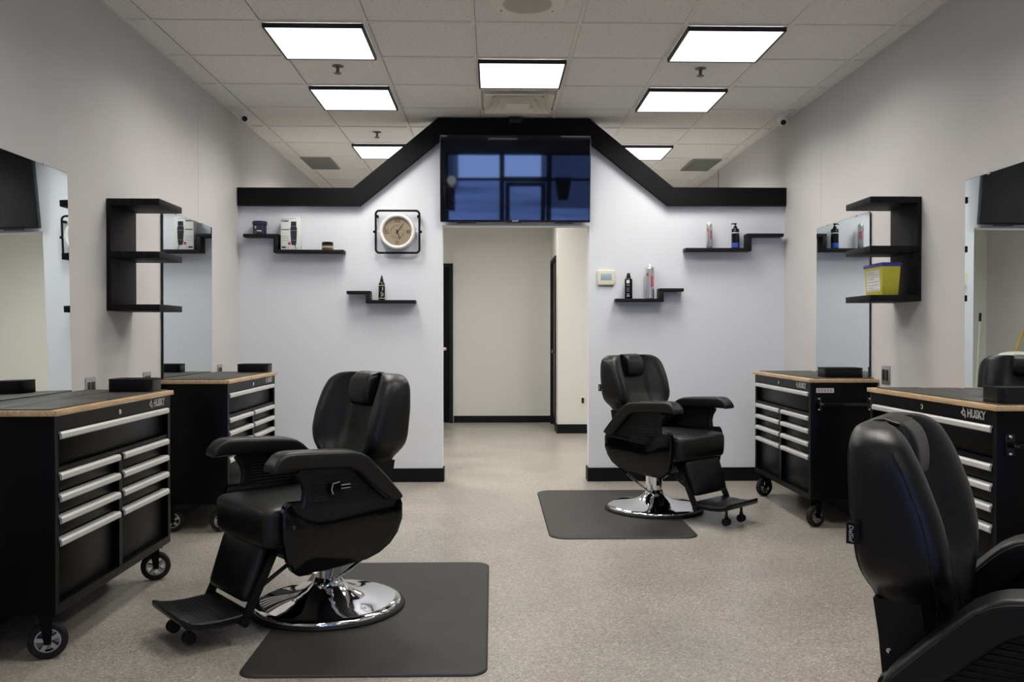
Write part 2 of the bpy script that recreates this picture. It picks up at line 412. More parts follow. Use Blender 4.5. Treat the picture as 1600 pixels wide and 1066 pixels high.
mk('unseen_light_frame', g, M['lightframe'], ceil); mk('light_diffuser', g2, M['diffuser'], ceil)

def sprinkler(x, y, label):
    t = empty('ceiling_sprinkler', (x, y, CZ+.010), 0, label, 'sprinkler', 'ceiling sprinklers')
    mk('escutcheon', G().lathe([(.04, 0), (.04, -.006), (.018, -.012)], n=24), M['darkmetal'], t)
    mk('stem', G().lathe([(.011, -.01), (.011, -.045), (.006, -.05)], n=12), M['darkmetal'], t)
    mk('deflector', G().lathe([(.024, -.056), (.026, -.053), (.006, -.05)], n=16), M['darkmetal'], t)
sprinkler(-1.05, 5.85, 'dark sprinkler head between the two left ceiling lights')
sprinkler(1.42, 5.85, 'dark sprinkler head between the two right ceiling lights')
sprinkler(-1.04, 7.75, 'dark sprinkler head farthest back, above the left gable slope')
def seccam(x, y, label, aim):
    t = empty('ceiling_security_camera', (x, y, CZ+.010), 0, label, 'security camera', 'dome security cameras')
    mk('base', G().lathe([(.052, 0), (.052, -.018), (.046, -.028)], n=28), M['white'], t)
    mk('ball', G().lathe([(.004, -.096), (.024, -.092), (.038, -.080), (.044, -.062), (.042, -.044), (.034, -.026)], n=28), M['white'], t)
    d = Vector(aim).normalized(); c = Vector((0, 0, -.062))+d*.028
    q = d.to_track_quat('Z', 'Y')
    o = mk('lens', G().lathe([(.022, 0), (.022, .012), (.018, .017), (.010, .018), (.003, .016)], n=24), M['gloss'], t, loc=c); o.rotation_euler = q.to_euler()
seccam(-2.02, 7.05, 'white security camera in the ceiling corner by the left wall', (.25, -1, -.35))
seccam(2.40, 7.07, 'white security camera in the ceiling corner by the right wall', (-.1, -1, -.35))
t = empty('ceiling_speaker', (.19, 4.70, CZ), 0, 'round beige ceiling speaker above the middle light', 'speaker')
mk('rim', G().lathe([(.205, 0), (.205, -.004), (.19, -.010), (.14, -.012), (.132, -.006)], n=48), M['speaker'], t)
g = G().lathe([(.133, -.002), (.133, -.008), (.02, -.012), (.003, -.012)], n=40)
for k in range(3):
    g.lathe([(.006, -.012), (.006, -.016), (.002, -.017)], (.165*math.cos(R(30+120*k)), .165*math.sin(R(30+120*k)), 0), 10)
mk('grille', g, M['grille'], t)
t = empty('air_diffuser', (.195, 6.278+.317, CZ), 0, 'off-white square air diffuser in the ceiling above the television', 'air vent')
def frus(g, a0, z0, a1, z1, th=.004):
    for (p, q, z, zz) in ((a0, a1, z0, z1),):
        A = [(p, p, z), (-p, p, z), (-p, -p, z), (p, -p, z)]; B = [(q, q, zz), (-q, q, zz), (-q, -q, zz), (q, -q, zz)]
        C = [(x*.985, y*.985, h+th) for x, y, h in B]; D = [(x*.985, y*.985, h+th) for x, y, h in A]
        g.loft([A, B, C, D, A], False)
g = G(); frus(g, .30, -.002, .285, -.02)
mk('frame', g, M['speaker'], t)
for a, b, z in ((.262, .20, -.05), (.195, .145, -.06), (.135, .09, -.07)):
    g = G(); frus(g, b, -.006, a, z); mk('vane', g, M['speaker'], t)
mk('centre_plate', G().box(-.085, .085, -.085, .085, -.066, -.062), M['speaker'], t)
for x0, lb in ((-1.97, 'dark grey ceiling vent beside the left wall, beyond the partition'), (2.07, 'dark grey ceiling vent beside the right wall, beyond the partition')):
    t = empty('ceiling_vent', (x0+.15, 9.13, CZ), 0, lb, 'air vent', 'grey ceiling vents')
    g = G().box(-.15, .15, -.305, -.285, -.012, 0); g.box(-.15, .15, .285, .305, -.012, 0); g.box(-.15, -.135, -.285, .285, -.012, 0); g.box(.135, .15, -.285, .285, -.012, 0)
    mk('frame', g, M['vent'], t)
    g = G().box(-.134, .134, -.284, .284, -.004, 0)
    for k in range(19): g.box(-.134, .134, -.28+k*.03, -.272+k*.03, -.010, -.003)
    mk('louvre', g, M['vent'], t)
t = empty('sensor_box', (.19, 7.17, CZ), 0, 'small black sensor box on top of the gable above the television', 'sensor')
mk('housing', G().box(-.055, .055, -.012, .03, -.05, 0, .006), M['lightframe'], t)
mk('cable', G().tube([(0, .0, -.05), (0, .018, -.09), (-.002, .02, -.19)], .004), M['mattblack'], t)

# ------------------------------------------------------------------ television
TILT = 5.9
t = empty('television', (.188, 7.135, 2.54), 0, 'large black wall television reflecting the shop window, above the opening', 'television')
t.rotation_euler = (R(TILT), 0, 0)
W2, H2 = .626, .358
g = G().box(-W2, W2, -.004, .045, -H2, H2, .006, 2)
mk('casing', g, M['tvframe'], t)
g = G().box(-W2+.008, W2-.008, -.0065, -.004, -H2+.018, H2-.008)
mk('screen', g, M['tvscreen'], t)
g = G(); text_on(g, 'SONY', .020, (0, -.0055, -H2+.008), (1, 0, 0), (0, 0, 1), bold=.0004)
mk('logo', g, M['logo'], t)
for x0, x1, dz in ((-.49, -.33, .010), (.33, .49, .010), (-.07, .05, .006)):
    mk('underside_clip', G().box(x0, x1, -.002, .04, -H2-dz, -H2+.002, .002), M['tvframe'], t)
mk('wall_mount', G().box(-.25, .25, .045, .085, -.15, .2), M['mattblack'], t)

# ------------------------------------------------------------------ stepped wall shelves + goods
SD = .115
def step_shelf(x0, xm, x1, zl, zr, label):
    """upper/lower ledges joined by a riser at xm; zl, zr = top heights of left and right ledge"""
    t = empty('step_shelf', ((x0+x1)/2, YP, min(zl, zr)), 0, label, 'shelf', 'stepped black wall shelves')
    cx, cz, th = (x0+x1)/2, min(zl, zr), .026
    b = .002
    mk('ledge', G().box(x0-cx, xm-.018-cx if zl < zr else xm+.018-cx, -SD, -.001, zl-cz-th, zl-cz, b), M['shelfblack'], t)
    mk('ledge', G().box((xm+.018 if zr < zl else xm-.018)-cx, x1-cx, -SD, -.001, zr-cz-th, zr-cz, b), M['shelfblack'], t)
    hi, lo = max(zl, zr), min(zl, zr)
    mk('riser', G().box(xm-.018-cx, xm+.018-cx, -SD, -.001, lo-cz-th, hi-cz-(th if True else 0), b), M['shelfblack'], t)
    return t
step_shelf(-2.062, -1.795, -1.235, 2.078, 1.948, 'longer stepped black shelf holding the clipper box, left of the clock')
step_shelf(-1.212, -1.035, -.642, 1.608, 1.532, 'short stepped black shelf holding a dropper bottle, below the clock')
step_shelf(1.027, 1.41, 1.597, 1.546, 1.632, 'short stepped black shelf beside the thermostat')
step_shelf(1.612, 2.148, 2.437, 1.970, 2.092, 'longer stepped black shelf with a pump bottle, above and right of thermostat')
SY = YP-.062
def prop(name, x, z, label, cat, y=SY, group=None): return empty(name, (x, y, z), 0, label, cat, group)
def rings(r, z0, z1, e=.003): return [(r-e, z0), (r, z0+e), (r, z1-e), (r-e, z1)]
# navy jar
t = prop('hair_gel_jar', -1.938, 2.0785, 'wide navy jar on the upper step of the left shelf', 'jar')
mk('jar_body', G().lathe(rings(.056, 0, .076), n=32), M['navy'], t)
mk('lid', G().lathe(rings(.061, .076, .107), n=32), M['navy'], t)
g = G()
for k in range(8):
    a0 = R(235+k*8); a1 = R(235+(k+1)*8); r = .0568
    if k in (0, 1, 2): zz = (.0, .068)
    else: zz = (.02, .028)
    g.add([(r*math.cos(a), r*math.sin(a), z) for a in (a0, a1) for z in zz], [(0, 2, 3, 1)], 0 if k in (0, 1, 2) else 1)
r = .0572
g.add([(r*math.cos(R(a)), r*math.sin(R(a)), z) for a in (240, 254) for z in (.044, .064)], [(0, 2, 3, 1)], 1)
mk('jar_label', g, [M['slate'], M['paper']], t)
# clipper carton
t = prop('clipper_box', -1.675, 1.9485, 'white hair clipper carton with a clipper picture, on the left shelf', 'box', y=SY-.002)
w, dd, hh = .078, .045, .268
mk('carton', G().box(-w, w, -dd, dd, 0, hh, .0015), M['boxwhite'], t)
g = G(); F = -dd-.0006
g.box(-w+.008, w-.03, F, -dd, hh-.014, hh-.010, mi=1)
text_on(g, 'Oster', .028, (-w+.035, F, hh-.030), (1, 0, 0), (0, 0, 1), mi=0, bold=.0006)
for z, ww in ((.162, .064), (.108, .06), (.092, .058), (.074, .06)): g.box(-w+.006, -w+.006+ww, F, -dd, z, z+(.007 if z > .15 else .003), mi=1 if z < .15 else 0)
g.box(-w+.006, -w+.042, F, -dd, .012, .026, mi=0)
g.box(-w+.055, -w+.063, F, -dd, .012, .02, mi=1)
g.lathe([(.013, 0), (.013, -.0006)], (-w+.070, -dd, .050), 16, 'y', mi=2)
mk('box_print', g, [M['clipprint'], M['greyprint'], M['red']], t)
g = G(); F2 = -dd-.0012
g.prism([(.005, .195), (.051, .195), (.049, .232), (.007, .232)], -.0012, 'y', -dd)
g.prism([(.001, .158), (.055, .158), (.055, .175), (.050, .193), (.006, .193), (.001, .175)], -.0012, 'y', -dd)
g.prism([(.006, .078), (.052, .078), (.055, .156), (.001, .156)], -.0012, 'y', -dd)
g.prism([(.012, .038), (.046, .034), (.053, .076), (.004, .076)], -.0012, 'y', -dd)
g.prism([(.036, .034), (.042, .034), (.052, .002), (.047, .002)], -.0012, 'y', -dd)
mk('clipper_picture', g, M['clipprint'], t)
# pomade tin
t = prop('pomade_jar', -1.377, 1.9485, 'small brown pomade jar with black lid on the left shelf', 'jar')
mk('jar_body', G().lathe(rings(.047, 0, .042), n=32), M['brown'], t)
mk('lid', G().lathe(rings(.0475, .042, .066), n=32), M['gloss'], t)
mk('jar_label', G().lathe([(.0472, .018), (.0478, .018), (.0478, .031), (.0472, .031)], n=32, cap=False), M['gold'], t)
# dropper bottle
t = prop('oil_bottle', -.927, 1.5325, 'black pointed-tip oil bottle with gold bands below the clock', 'bottle')
mk('bottle_body', G().lathe([(.024, 0), (.027, .003), (.027, .128), (.024, .142), (.015, .152)], n=28), M['gloss'], t)
mk('nozzle', G().lathe([(.0145, .152), (.0145, .166), (.012, .176), (.004, .205), (.002, .207)], n=20), M['plastic'], t)
g = G()
for z in (.012, .118): g.lathe([(.0272, z), (.0276, z), (.0276, z+.008), (.0272, z+.008)], n=28, cap=False)
mk('gold_band', g, M['gold'], t)
g = G()
for a0, a1, z0, z1 in ((280, 300, .08, .108), (255, 275, .05, .062), (268, 285, .065, .074), (262, 282, .03, .04), (285, 305, .035, .06)):
    g.add([(.0275*math.cos(R(a)), .0275*math.sin(R(a)), z) for a in (a0, (a0+a1)/2, a1) for z in (z0, z1)], [(0, 2, 3, 1), (2, 4, 5, 3)])
mk('bottle_label', g, M['gold'], t)
# black flip-cap bottle
t = prop('shampoo_bottle', 1.140, 1.5465, 'black flip-cap bottle beside a silver can near the thermostat', 'bottle')
lp = lambda h, s=1.0: [(x, y, h) for x, y in rr(.032*s, .024*s, .016*s, 5)]
mk('bottle_body', G().loft([lp(0, .94), lp(.004), lp(.155), lp(.168, .85), lp(.172, .6)]), M['gloss'], t)
mk('cap', G().lathe([(.019, .172), (.019, .182), (.015, .200), (.0125, .213), (.010, .215)], n=20), M['plastic'], t)
g = G(); F = -.0246
g.box(-.020, .006, F, -.0238, .128, .155, mi=0)
for z, h_, ww in ((.108, .008, .026), (.086, .004, .024), (.074, .003, .022), (.062, .003, .024), (.036, .006, .022), (.016, .014, .024)): g.box(-.018, -.018+ww, F, -.0238, z, z+h_, mi=1)
mk('bottle_label', g, [M['paper'], M['greyprint']], t)
# spray cans
def spray(x, z, r, h, label, up):
    t = prop('hairspray_can', x, z, label, 'spray can', group='silver hairspray cans')
    mk('can_body', G().lathe([(r*.92, 0), (r, .004), (r, h*.86), (r*.97, h*.89), (r*.8, h*.915), (r*.72, h*.92)], n=32), M['can'], t)
    mk('nozzle', G().lathe([(r*.4, h*.92), (r*.4, h*.97), (r*.3, h), (r*.1, h)], n=16), M['white'], t)
    g = G(); n = 9
    def patch(a0, a1, z0, z1, mi):
        vs = []; 
        for k in range(5):
            a = R(a0+(a1-a0)*k/4); vs += [((r+.0006)*math.cos(a), (r+.0006)*math.sin(a), z0), ((r+.0006)*math.cos(a), (r+.0006)*math.sin(a), z1)]
        g.add(vs, [(2*k, 2*k+2, 2*k+3, 2*k+1) for k in range(4)], mi)
    for k in range(6): patch(272, 318, h*(.36+k*.05), h*(.36+k*.05)+h*.04, 0)
    patch(212, 242, h*.66, h*.74, 0); patch(262, 300, h*.335, h*.35, 0)
    mk('can_label', g, [M['red'], M['paper']], t)
spray(1.320, 1.5465, .036, .29, 'tall silver hairspray can with red lettering beside the black bottle', 0)
spray(1.822, 1.9705, .025, .222, 'slimmer silver hairspray can on the upper right shelf, left of the pump bottle', 0)
# pump bottle
t = prop('pump_bottle', 2.043, 1.9705, 'black pump bottle with a blue lower label on the right shelf', 'bottle')
mk('bottle_body', G().lathe([(.03, 0), (.032, .004), (.032, .155), (.028, .166), (.014, .172)], n=32), M['gloss'], t)
g = G().lathe([(.015, .172), (.015, .186), (.006, .188), (.006, .2), (.012, .202), (.012, .212), (.004, .213)], n=20)
g.tube([(.005, 0, .207), (-.025, 0, .208), (-.036, 0, .203)], [.006, .005, .0035], 10)
mk('pump', g, M['plastic'], t)
mk('white_band', G().lathe([(.0322, .126), (.0326, .126), (.0326, .133), (.0322, .133)], n=32, cap=False), M['paper'], t)
g = G().lathe([(.0322, .006), (.0326, .006), (.0326, .046), (.0322, .046)], n=32, cap=False)
mk('blue_label', g, M['blue'], t)

# ------------------------------------------------------------------ clock
t = empty('wall_clock', (-.796, YP, 2.105), 0, 'white-rimmed round clock held in a square black metal frame', 'clock')
hw, hz, yy = .182, .176, -.05
pts = [(x, yy, z) for x, z in rr(hw, hz, .03, 5)]
mk('frame', G().tube(pts, .009, 10, closed=True), M['blacktrim'], t)
g = G()
for s in (-1, 1): g.box(s*(hw-.012)-.008, s*(hw-.012)+.008, yy, 0, hz-.055, hz-.035, .002)
mk('wall_bracket', g, M['blacktrim'], t)
for s in (-1, 1):
    g = G().tube([(s*.145, -.05, 0), (s*.172, -.05, 0)], .006, 10); mk('pivot_pin', g, M['clockrim'], t)
    g = G().tube([(s*.185, yy, 0), (s*.198, yy, 0), (s*.204, yy, 0)], [.012, .012, .007], 14); mk('knob', g, M['blacktrim'], t)
mk('rim', G().lathe([(.118, -.068), (.122, -.084), (.132, -.09), (.143, -.086), (.148, -.072), (.148, -.02), (.13, -.012), (.02, -.012)], n=64, axis='y', cap=False), M['clockrim'], t)
mk('face', G().lathe([(.003, -.066), (.121, -.066), (.121, -.060), (.003, -.060)], n=64, axis='y'), M['clockface'], t)
g = G()
for rr_, w_ in ((.052, .0012), (.056, .0006)):
    g.lathe([(rr_, -.0665), (rr_+w_, -.0665), (rr_+w_, -.0672), (rr_, -.0672), (rr_, -.0665)], n=48, axis='y', cap=False)
for k, s in ((0, 'XII'), (90, 'III'), (180, 'VI'), (270, 'IX')):
    a = R(90-k); c = (.088*math.cos(a), -.0668, .088*math.sin(a))
    v = Vector((math.cos(a), 0, math.sin(a))); u = Vector((math.sin(a), 0, -math.cos(a)))
    text_on(g, s, .042, c, u, v, bold=.0014)
for k in range(60):
    a = R(k*6); 
    if k % 5: continue
    c = Vector((.112*math.cos(a), -.067, .112*math.sin(a)))
    g.box(c.x-.0016, c.x+.0016, c.y-.0004, c.y+.0004, c.z-.0016, c.z+.0016)
mk('numerals', g, M['clockink'], t)
def hand(name, ang, l, w):
    a = R(90-ang); d = Vector((math.cos(a), 0, math.sin(a))); n = Vector((-d.z, 0, d.x))
    A = [d*-.018+n*w*.6, d*-.018-n*w*.6, d*l-n*w*.3, d*l+n*w*.3]
    g = G().loft([[p+Vector((0, -.0715, 0)) for p in A], [p+Vector((0, -.0700, 0)) for p in A]])
    g.lathe([(.006, -.0725), (.006, -.068)], n=12, axis='y')
    mk(name, g, M['ink'], t)
hand('minute_hand', 37, .085, .005); hand('hour_hand', 160, .066, .007)

# ------------------------------------------------------------------ thermostat, outlets
t = empty('thermostat', (.957, YP, 1.727), 0, 'cream wall thermostat with a grey-blue display right of the opening', 'thermostat')
g = G().loft([[(x, y, z) for x, z in rr(a, b, .018, 6)] for a, b, y in ((.066, .056, -.001), (.074, .064, -.004), (.075, .065, -.016), (.070, .060, -.024), (.060, .050, -.026))])
mk('case', g, M['cream'], t)
mk('display', G().box(-.046, .046, -.0275, -.026, -.022, .032, .0005), M['lcd'], t)
mk('backplate', G().box(-.062, .062, -.006, -.0005, -.072, -.05), M['greyprint'], t)
def outlet(loc, rz, label, plate):
    t = empty('wall_outlet', loc, rz, label, 'outlet', 'wall power outlets')
    mk('cover_plate', G().box(-(.036 if plate is M['cream'] else .057), .036 if plate is M['cream'] else .057, -.006, -.0005, -.058, .058, .002), plate, t)
    if plate is M['cream']: mk('socket', G().box(-.017, .017, -.0085, -.006, -.034, .034, .001), M['blackhole'], t)
    else:
        for s in (-1, 1): mk('socket', G().box(s*.023-.017, s*.023+.017, -.0085, -.006, -.036, .034, .001), M['blackhole'], t)
LW, RW = R(90), R(-90)
outlet((XL, 4.583, .962), LW, 'steel outlet plate just right of the near left mirror', M['steelplate'])
outlet((XL, 5.325, .958), LW, 'steel outlet plate behind the black tray on the near left cabinet', M['steelplate'])
outlet((XL, 6.73, .955), LW, 'steel outlet plate beyond the far left mirror', M['steelplate'])
outlet((XR, 5.35, .992), RW, 'steel outlet plate between the two right-hand cabinets', M['steelplate'])
outlet((1.13, 10.75, .415), 0, 'cream outlet plate low on the hall wall through the opening', M['cream'])

# ------------------------------------------------------------------ mirrors
def mirror(y0, y1, left, label, ry=0.0, rz=0.0):
    yc = (y0+y1)/2; w = (y1-y0)/2; h = .615
    t = empty('wall_mirror', (XL+.016 if left else XR-.012, yc, 1.435), (LW if left else RW)+R(rz), label, 'mirror', 'frameless wall mirrors')
    t.rotation_euler[0] = R(ry)
    mk('glass', G().box(-w, w, -.003, -.0025, -h, h), M['mirror'], t)
    mk('edge', G().box(-w-.0015, w+.0015, -.0024, .003, -h-.0015, h+.0015), M['mirroredge'], t)
    for s in (-.55, .55): mk('clip', G().box(s*w-.012, s*w+.012, -.0055, .004, h-.006, h+.006, .001), M['steelplate'], t)
mirror(3.38, 4.325, True, 'mirror nearest the camera on the left wall, cut by the photo edge', -1.0, -.44)
mirror(5.55, 6.503, True, 'far left wall mirror reflecting the clipper box, behind the black shelf unit', 0)
mirror(3.49, 4.430, False, 'mirror nearest the camera on the right wall, reflecting the television', -.14, .03)
mirror(5.565, 6.483, False, 'far right wall mirror reflecting the pump bottle, behind the shelf unit', 0)

# ------------------------------------------------------------------ tall shelf units on the side walls
def shelf_unit(loc, rz, h, label, dep):
    t = empty('wall_shelf', loc, rz, label, 'shelf', 'black three-tier wall shelves')
    w = .1725
    mk('back_panel', G().box(-w, w, -.022, -.0005, 0, h, .0015), M['darkwood'], t)
    for z in (0, h*.5-.018, h-.036): mk('shelf', G().box(-w, w, -dep, -.0225, z, z+.036, .0015), M['darkwood'], t)
    return t
shelf_unit((XL, 4.953, 1.378), LW, .62, 'empty black three-tier shelf unit on the left wall', .29)
shelf_unit((XR, 5.083, 1.440), RW, .605, 'black three-tier shelf unit holding a yellow bin on the right wall', .30)
t = empty('storage_bin', (XR-.163, 5.058, 1.4765), RW, 'yellow plastic bin with a blue lid on the right wall shelf', 'bin')
lo = lambda s, z: [(x, y, z) for x, y in rr(.128*s, .056*s, .012, 4)]
mk('bin_body', G().loft([lo(.86, 0), lo(.88, .004), lo(1.0, .17)]), M['yellowbin'], t)
g = G().loft([lo(1.03, .168), lo(1.05, .172), lo(1.05, .184), lo(.98, .190)])
mk('lid', g, M['bluelid'], t)
g = G()
yf = lambda z: -.056*(.88+.12*z/.17)-.0012
A = [(-.075, .018), (.035, .018), (.035, .145), (-.075, .145)]
A = [(-.085, .026), (.090, .026), (.090, .150), (-.085, .150)]
g.loft([[(x, yf(z), z) for x, z in A], [(x, yf(z)-.0005, z) for x, z in A]])
for k, z in enumerate((.135, .122, .108, .096, .08, .06, .045, .032)):
    B = [(-.072, z), (-.072+(.145 if k % 3 else .09), z), (-.072+(.145 if k % 3 else .09), z+.0035), (-.072, z+.0035)]
    g.loft([[(x, yf(zz)-.0005, zz) for x, zz in B], [(x, yf(zz)-.0009, zz) for x, zz in B]], mi=1)
mk('bin_label', g, [M['paper'], M['greyprint']], t)

# ------------------------------------------------------------------ tool cabinets
CW, CD, CH = 1.168, .436, .96
def husky_mark(g, x, z, y, s):
    """dog-head badge left of the lettering"""
    P = lambda pts: [(x+a*s, z+b*s) for a, b in pts]
    g.prism(P([(-.62, -.05), (-.25, .22), (-.12, .62), (.06, .30), (.30, .12), (.28, -.02), (-.02, .10), (-.22, -.02), (-.30, -.16)]), -.0008, 'y', y)
    g.prism(P([(-.62, -.12), (-.32, -.22), (-.16, -.36), (.10, -.42), (.16, -.28), (-.08, -.22), (-.26, -.10)]), -.0008, 'y', y)
    g.prism(P([(.02, -.02), (.30, -.10), (.42, -.36), (.30, -.66), (.20, -.50), (.24, -.30), (.10, -.16)]), -.0008, 'y', y)
def caster_parts(parent, x, y, r, name='caster', swivel=20, hub=True, wdt=.032):
    c = empty(name, (x, y, 0), R(swivel)); c.parent = parent
    return c
def cabinet(loc, rz, label, sticker=False):
    t = empty('tool_cabinet', loc, rz, label, 'tool cabinet', 'black rolling tool cabinets')
    w = CW/2; zb, zt = .18, .938; fr = .032
    g = G()
    g.box(-w, -w+.02, 0, CD-.01, zb, zt, .003); g.box(w-.02, w, 0, CD-.01, zb, zt, .003)
    g.box(-w+.02, w-.02, CD-.03, CD-.012, zb, zt); g.box(-w+.02, w-.02, .002, CD-.03, zb, zb+.02)
    g.box(-w+.02, -w+fr, 0, .06, zb, zt); g.box(w-fr, w-.02, 0, .06, zb, zt)
    g.box(-w+fr, w-fr, 0, .06, zb, .216); g.box(-w+fr, w-fr, 0, .06, .880, zt)
    g.box(-w+fr, w-fr, .004, .06, .722, .738)
    g.box(-.016, .016, .002, .06, .212, .722)
    g.box(-w+.02, w-.02, .075, .10, zb+.02, zt)
    mk('carcass', g, M['steel'], t)
    def drawer(x0, x1, z0, z1):
        d = mk('drawer', G().box(x0+.004, x1-.004, .024, .074, z0+.003, z1-.003, .002), M['steel'], t)
        zc = z1-.018
        g = G()
        pr = [(-.006, -.014), (-.010, -.009), (-.010, .006), (-.004, .014), (.010, .015), (.024, .015), (.024, .011), (.006, .010), (-.001, .004), (-.002, -.014)]
        g.loft([[(x0+.006, a, zc+b) for a, b in pr], [(x1-.006, a, zc+b) for a, b in pr]])
        h = mk('handle', g, M['alu'], d)
    drawer(-w+fr, w-fr, .738, .878)
    for x0, x1 in ((-w+fr, -.016), (.016, w-fr)):
        for z0, z1 in ((.636, .720), (.552, .636), (.466, .552), (.214, .466)): drawer(x0, x1, z0, z1)
    g = G(); text_on(g, 'HUSKY', .050, (w-.150, -.0016, .909), (.86, 0, 0), (0, 0, 1), bold=.0016, extrude=.0008)
    husky_mark(g, w-.246, .911, -.0004, .040)
    mk('logo', g, M['logo'], t)
    g = G().lathe([(.012, 0), (.012, -.004), (.009, -.007), (.003, -.007)], (-.02, 0, .905), 20, 'y')
    g.box(-.022, -.018, -.008, -.007, .899, .911)
    mk('lock', g, M['chrome'], t)
    mk('worktop', G().box(-w-.012, w+.012, -.014, CD, .938, CH, .002), M['bamboo'], t)
    # side push handle on the viewer's right
    g = G().tube([(w+.002, .05, .80), (w+.045, .05, .80), (w+.052, .075, .80), (w+.052, CD-.09, .80), (w+.045, CD-.06, .80), (w+.002, CD-.06, .80)], .012, 14)
    s = mk('push_handle', g, M['gloss'], t)
    g = G()
    for yy in (.05, CD-.06):
        g.box(w, w+.006, yy-.02, yy+.02, .755, .845, .002)
    mk('handle_bracket', g, M['gloss'], s)
    for yy in (.05, CD-.06):
        for z in (.766, .834): mk('bolt', G().lathe([(.007, 0), (.006, .004), (.002, .006)], (w+.006, yy, z), 12, 'x'), M['chrome'], s)
    if sticker:
        g = G().box(w, w+.0006, .035, .150, .872, .902)
        for k in range(5): g.box(w+.0006, w+.001, .045+k*.02, .058+k*.02, .878, .896, mi=1)
        mk('sticker', g, [M['paper'], mat('pink_print', (.50, .33, .36), .6)], t)
    for sx in (-1, 1):
        for yy in (.055, CD-.07):
            x = sx*(w-.055); r = .071; sw = Matrix.Rotation(R(24), 4, 'Z'); pv = Vector((x, yy, 0))
            g = G().box(x-.03, x+.03, yy-.03, yy+.035, .164, .18)
            g.prism([(yy-.016, .164), (yy+.03, .164), (yy+.012, r-.012), (yy-.012, r-.012)], .004, 'x', x-.027)
            g.prism([(yy-.016, .164), (yy+.03, .164), (yy+.012, r-.012), (yy-.012, r-.012)], .004, 'x', x+.023)
            g.v = [tuple(sw @ (Vector(p)-pv)+pv) for p in g.v]
            c = mk('caster', g, M['steel'], t)
            g = G().lathe([(r*.66, -.019), (r*.9, -.019), (r, -.011), (r, .011), (r*.9, .019), (r*.66, .019), (r*.66, -.019)], (x, yy, r), 36, 'x', cap=False)
            g.v = [tuple(sw @ (Vector(p)-pv)+pv) for p in g.v]
            mk('tyre', g, M['rubber'], c)
            g = G().lathe([(r*.66, -.014), (r*.66, .014), (r*.58, .014), (r*.58, -.014), (r*.66, -.014)], (x, yy, r), 36, 'x', cap=False)
            g.lathe([(.014, -.016), (.014, .016)], (x, yy, r), 16, 'x')
            for k in range(5):
                a = R(72*k+10); d = Vector((0, math.cos(a), math.sin(a))); n = Vector((0, -d.z, d.y)); o = Vector((x, yy, r))
                q = [o+d*.010+n*.006, o+d*.010-n*.006, o+d*(r*.62)-n*.009, o+d*(r*.62)+n*.009]
                for s_ in (-1, 1):
                    g.loft([[p+Vector((s_*.011, 0, 0)) for p in q], [p+Vector((s_*.016, 0, 0)) for p in q]])
            g.v = [tuple(sw @ (Vector(p)-pv)+pv) for p in g.v]
            mk('hub', g, M['hub'], c)
    return t
FXL, FXR = -1.66, 2.040
cabs = [((FXL, 3.865, 0), LW, 'black tool cabinet nearest the camera on the left', False),
        ((FXL, 5.985, 0), LW, 'far left black tool cabinet, behind the left barber chair', False),
        ((FXR, 6.04, 0), RW, 'far right black tool cabinet with a white sticker on its side', True),
        ((FXR, 4.005, 0), RW, 'right-hand black tool cabinet behind the foreground chair back', False)]
# local frame: x to the viewer's right, -y to the front; body goes +y toward the wall
for loc, rz, lb, st in cabs: cabinet(loc, rz, lb, st)
def on_cab(k, x, y, z=0.0):
    loc, rz = cabs[k][0], cabs[k][1]
    c, s = math.cos(rz), math.sin(rz)
    return (loc[0]+c*x-s*y, loc[1]+s*x+c*y, CH+z)
def top_mat(k, x0, x1, y0, y1, label, lift=0):
    t = mk('rubber_mat', G().box(x0, x1, y0, y1, 0, .005, .0015), M['topmat'], loc=on_cab(k, 0, 0, .0002), rot=(0, 0, cabs[k][1]))
    tag(t, label, 'mat', 'dark rubber mats on the cabinet tops')
w = CW/2
top_mat(0, -w+.002, -.10, .012, .225, 'rubber mat at the front near end of the near left cabinet top')
top_mat(0, -.095, w-.012, .012, .225, 'rubber mat at the front far end of the near left cabinet top')
top_mat(0, -w+.002, -.02, .230, CD-.012, 'rubber mat at the wall side near end of the near left cabinet top')
top_mat(0, -.015, w-.012, .230, CD-.012, 'rubber mat at the wall side far end of the near left cabinet top')
top_mat(1, -w+.015, w-.015, .02, CD-.012, 'rubber mat covering the far left cabinet top')
top_mat(2, -w+.015, w-.025, .03, CD-.012, 'rubber mat covering the far right cabinet top')
top_mat(3, -w+.05, w-.012, .012, .235, 'front rubber mat on the right-hand cabinet behind the foreground chair')
top_mat(3, -w+.10, w-.012, .240, CD-.012, 'wall-side rubber mat on the right-hand cabinet behind the foreground chair')
def tray(k, x, y, hx, hy, h, label):
    t = empty('tool_tray', on_cab(k, x, y, .0055), cabs[k][1], label, 'tray', 'black rounded trays on the cabinets')
    lo = lambda s, z, i=0.0: [(a, b, z) for a, b in rr(hx*s-i, hy*s-i, .03, 5)]
    mk('tray_body', G().loft([lo(.985, 0), lo(1, .003), lo(1, h-.006)]), M['plastic'], t)
    mk('tray_rim', G().loft([lo(1.0, h-.006), lo(1.01, h-.004), lo(1.01, h), lo(.97, h+.001), lo(.92, h-.004)]), M['rubber'], t)
tray(0, .455, .125, .075, .108, .062, 'black rounded tray on the far end of the near left cabinet')
tray(1, .49, .125, .075, .115, .060, 'black rounded tray on the far left cabinet')
tray(2, .42, .255, .085, .125, .062, 'black rounded tray on the far right cabinet')
tray(3, .49, .165, .075, .14, .066, 'black rounded tray on the cabinet behind the foreground chair')

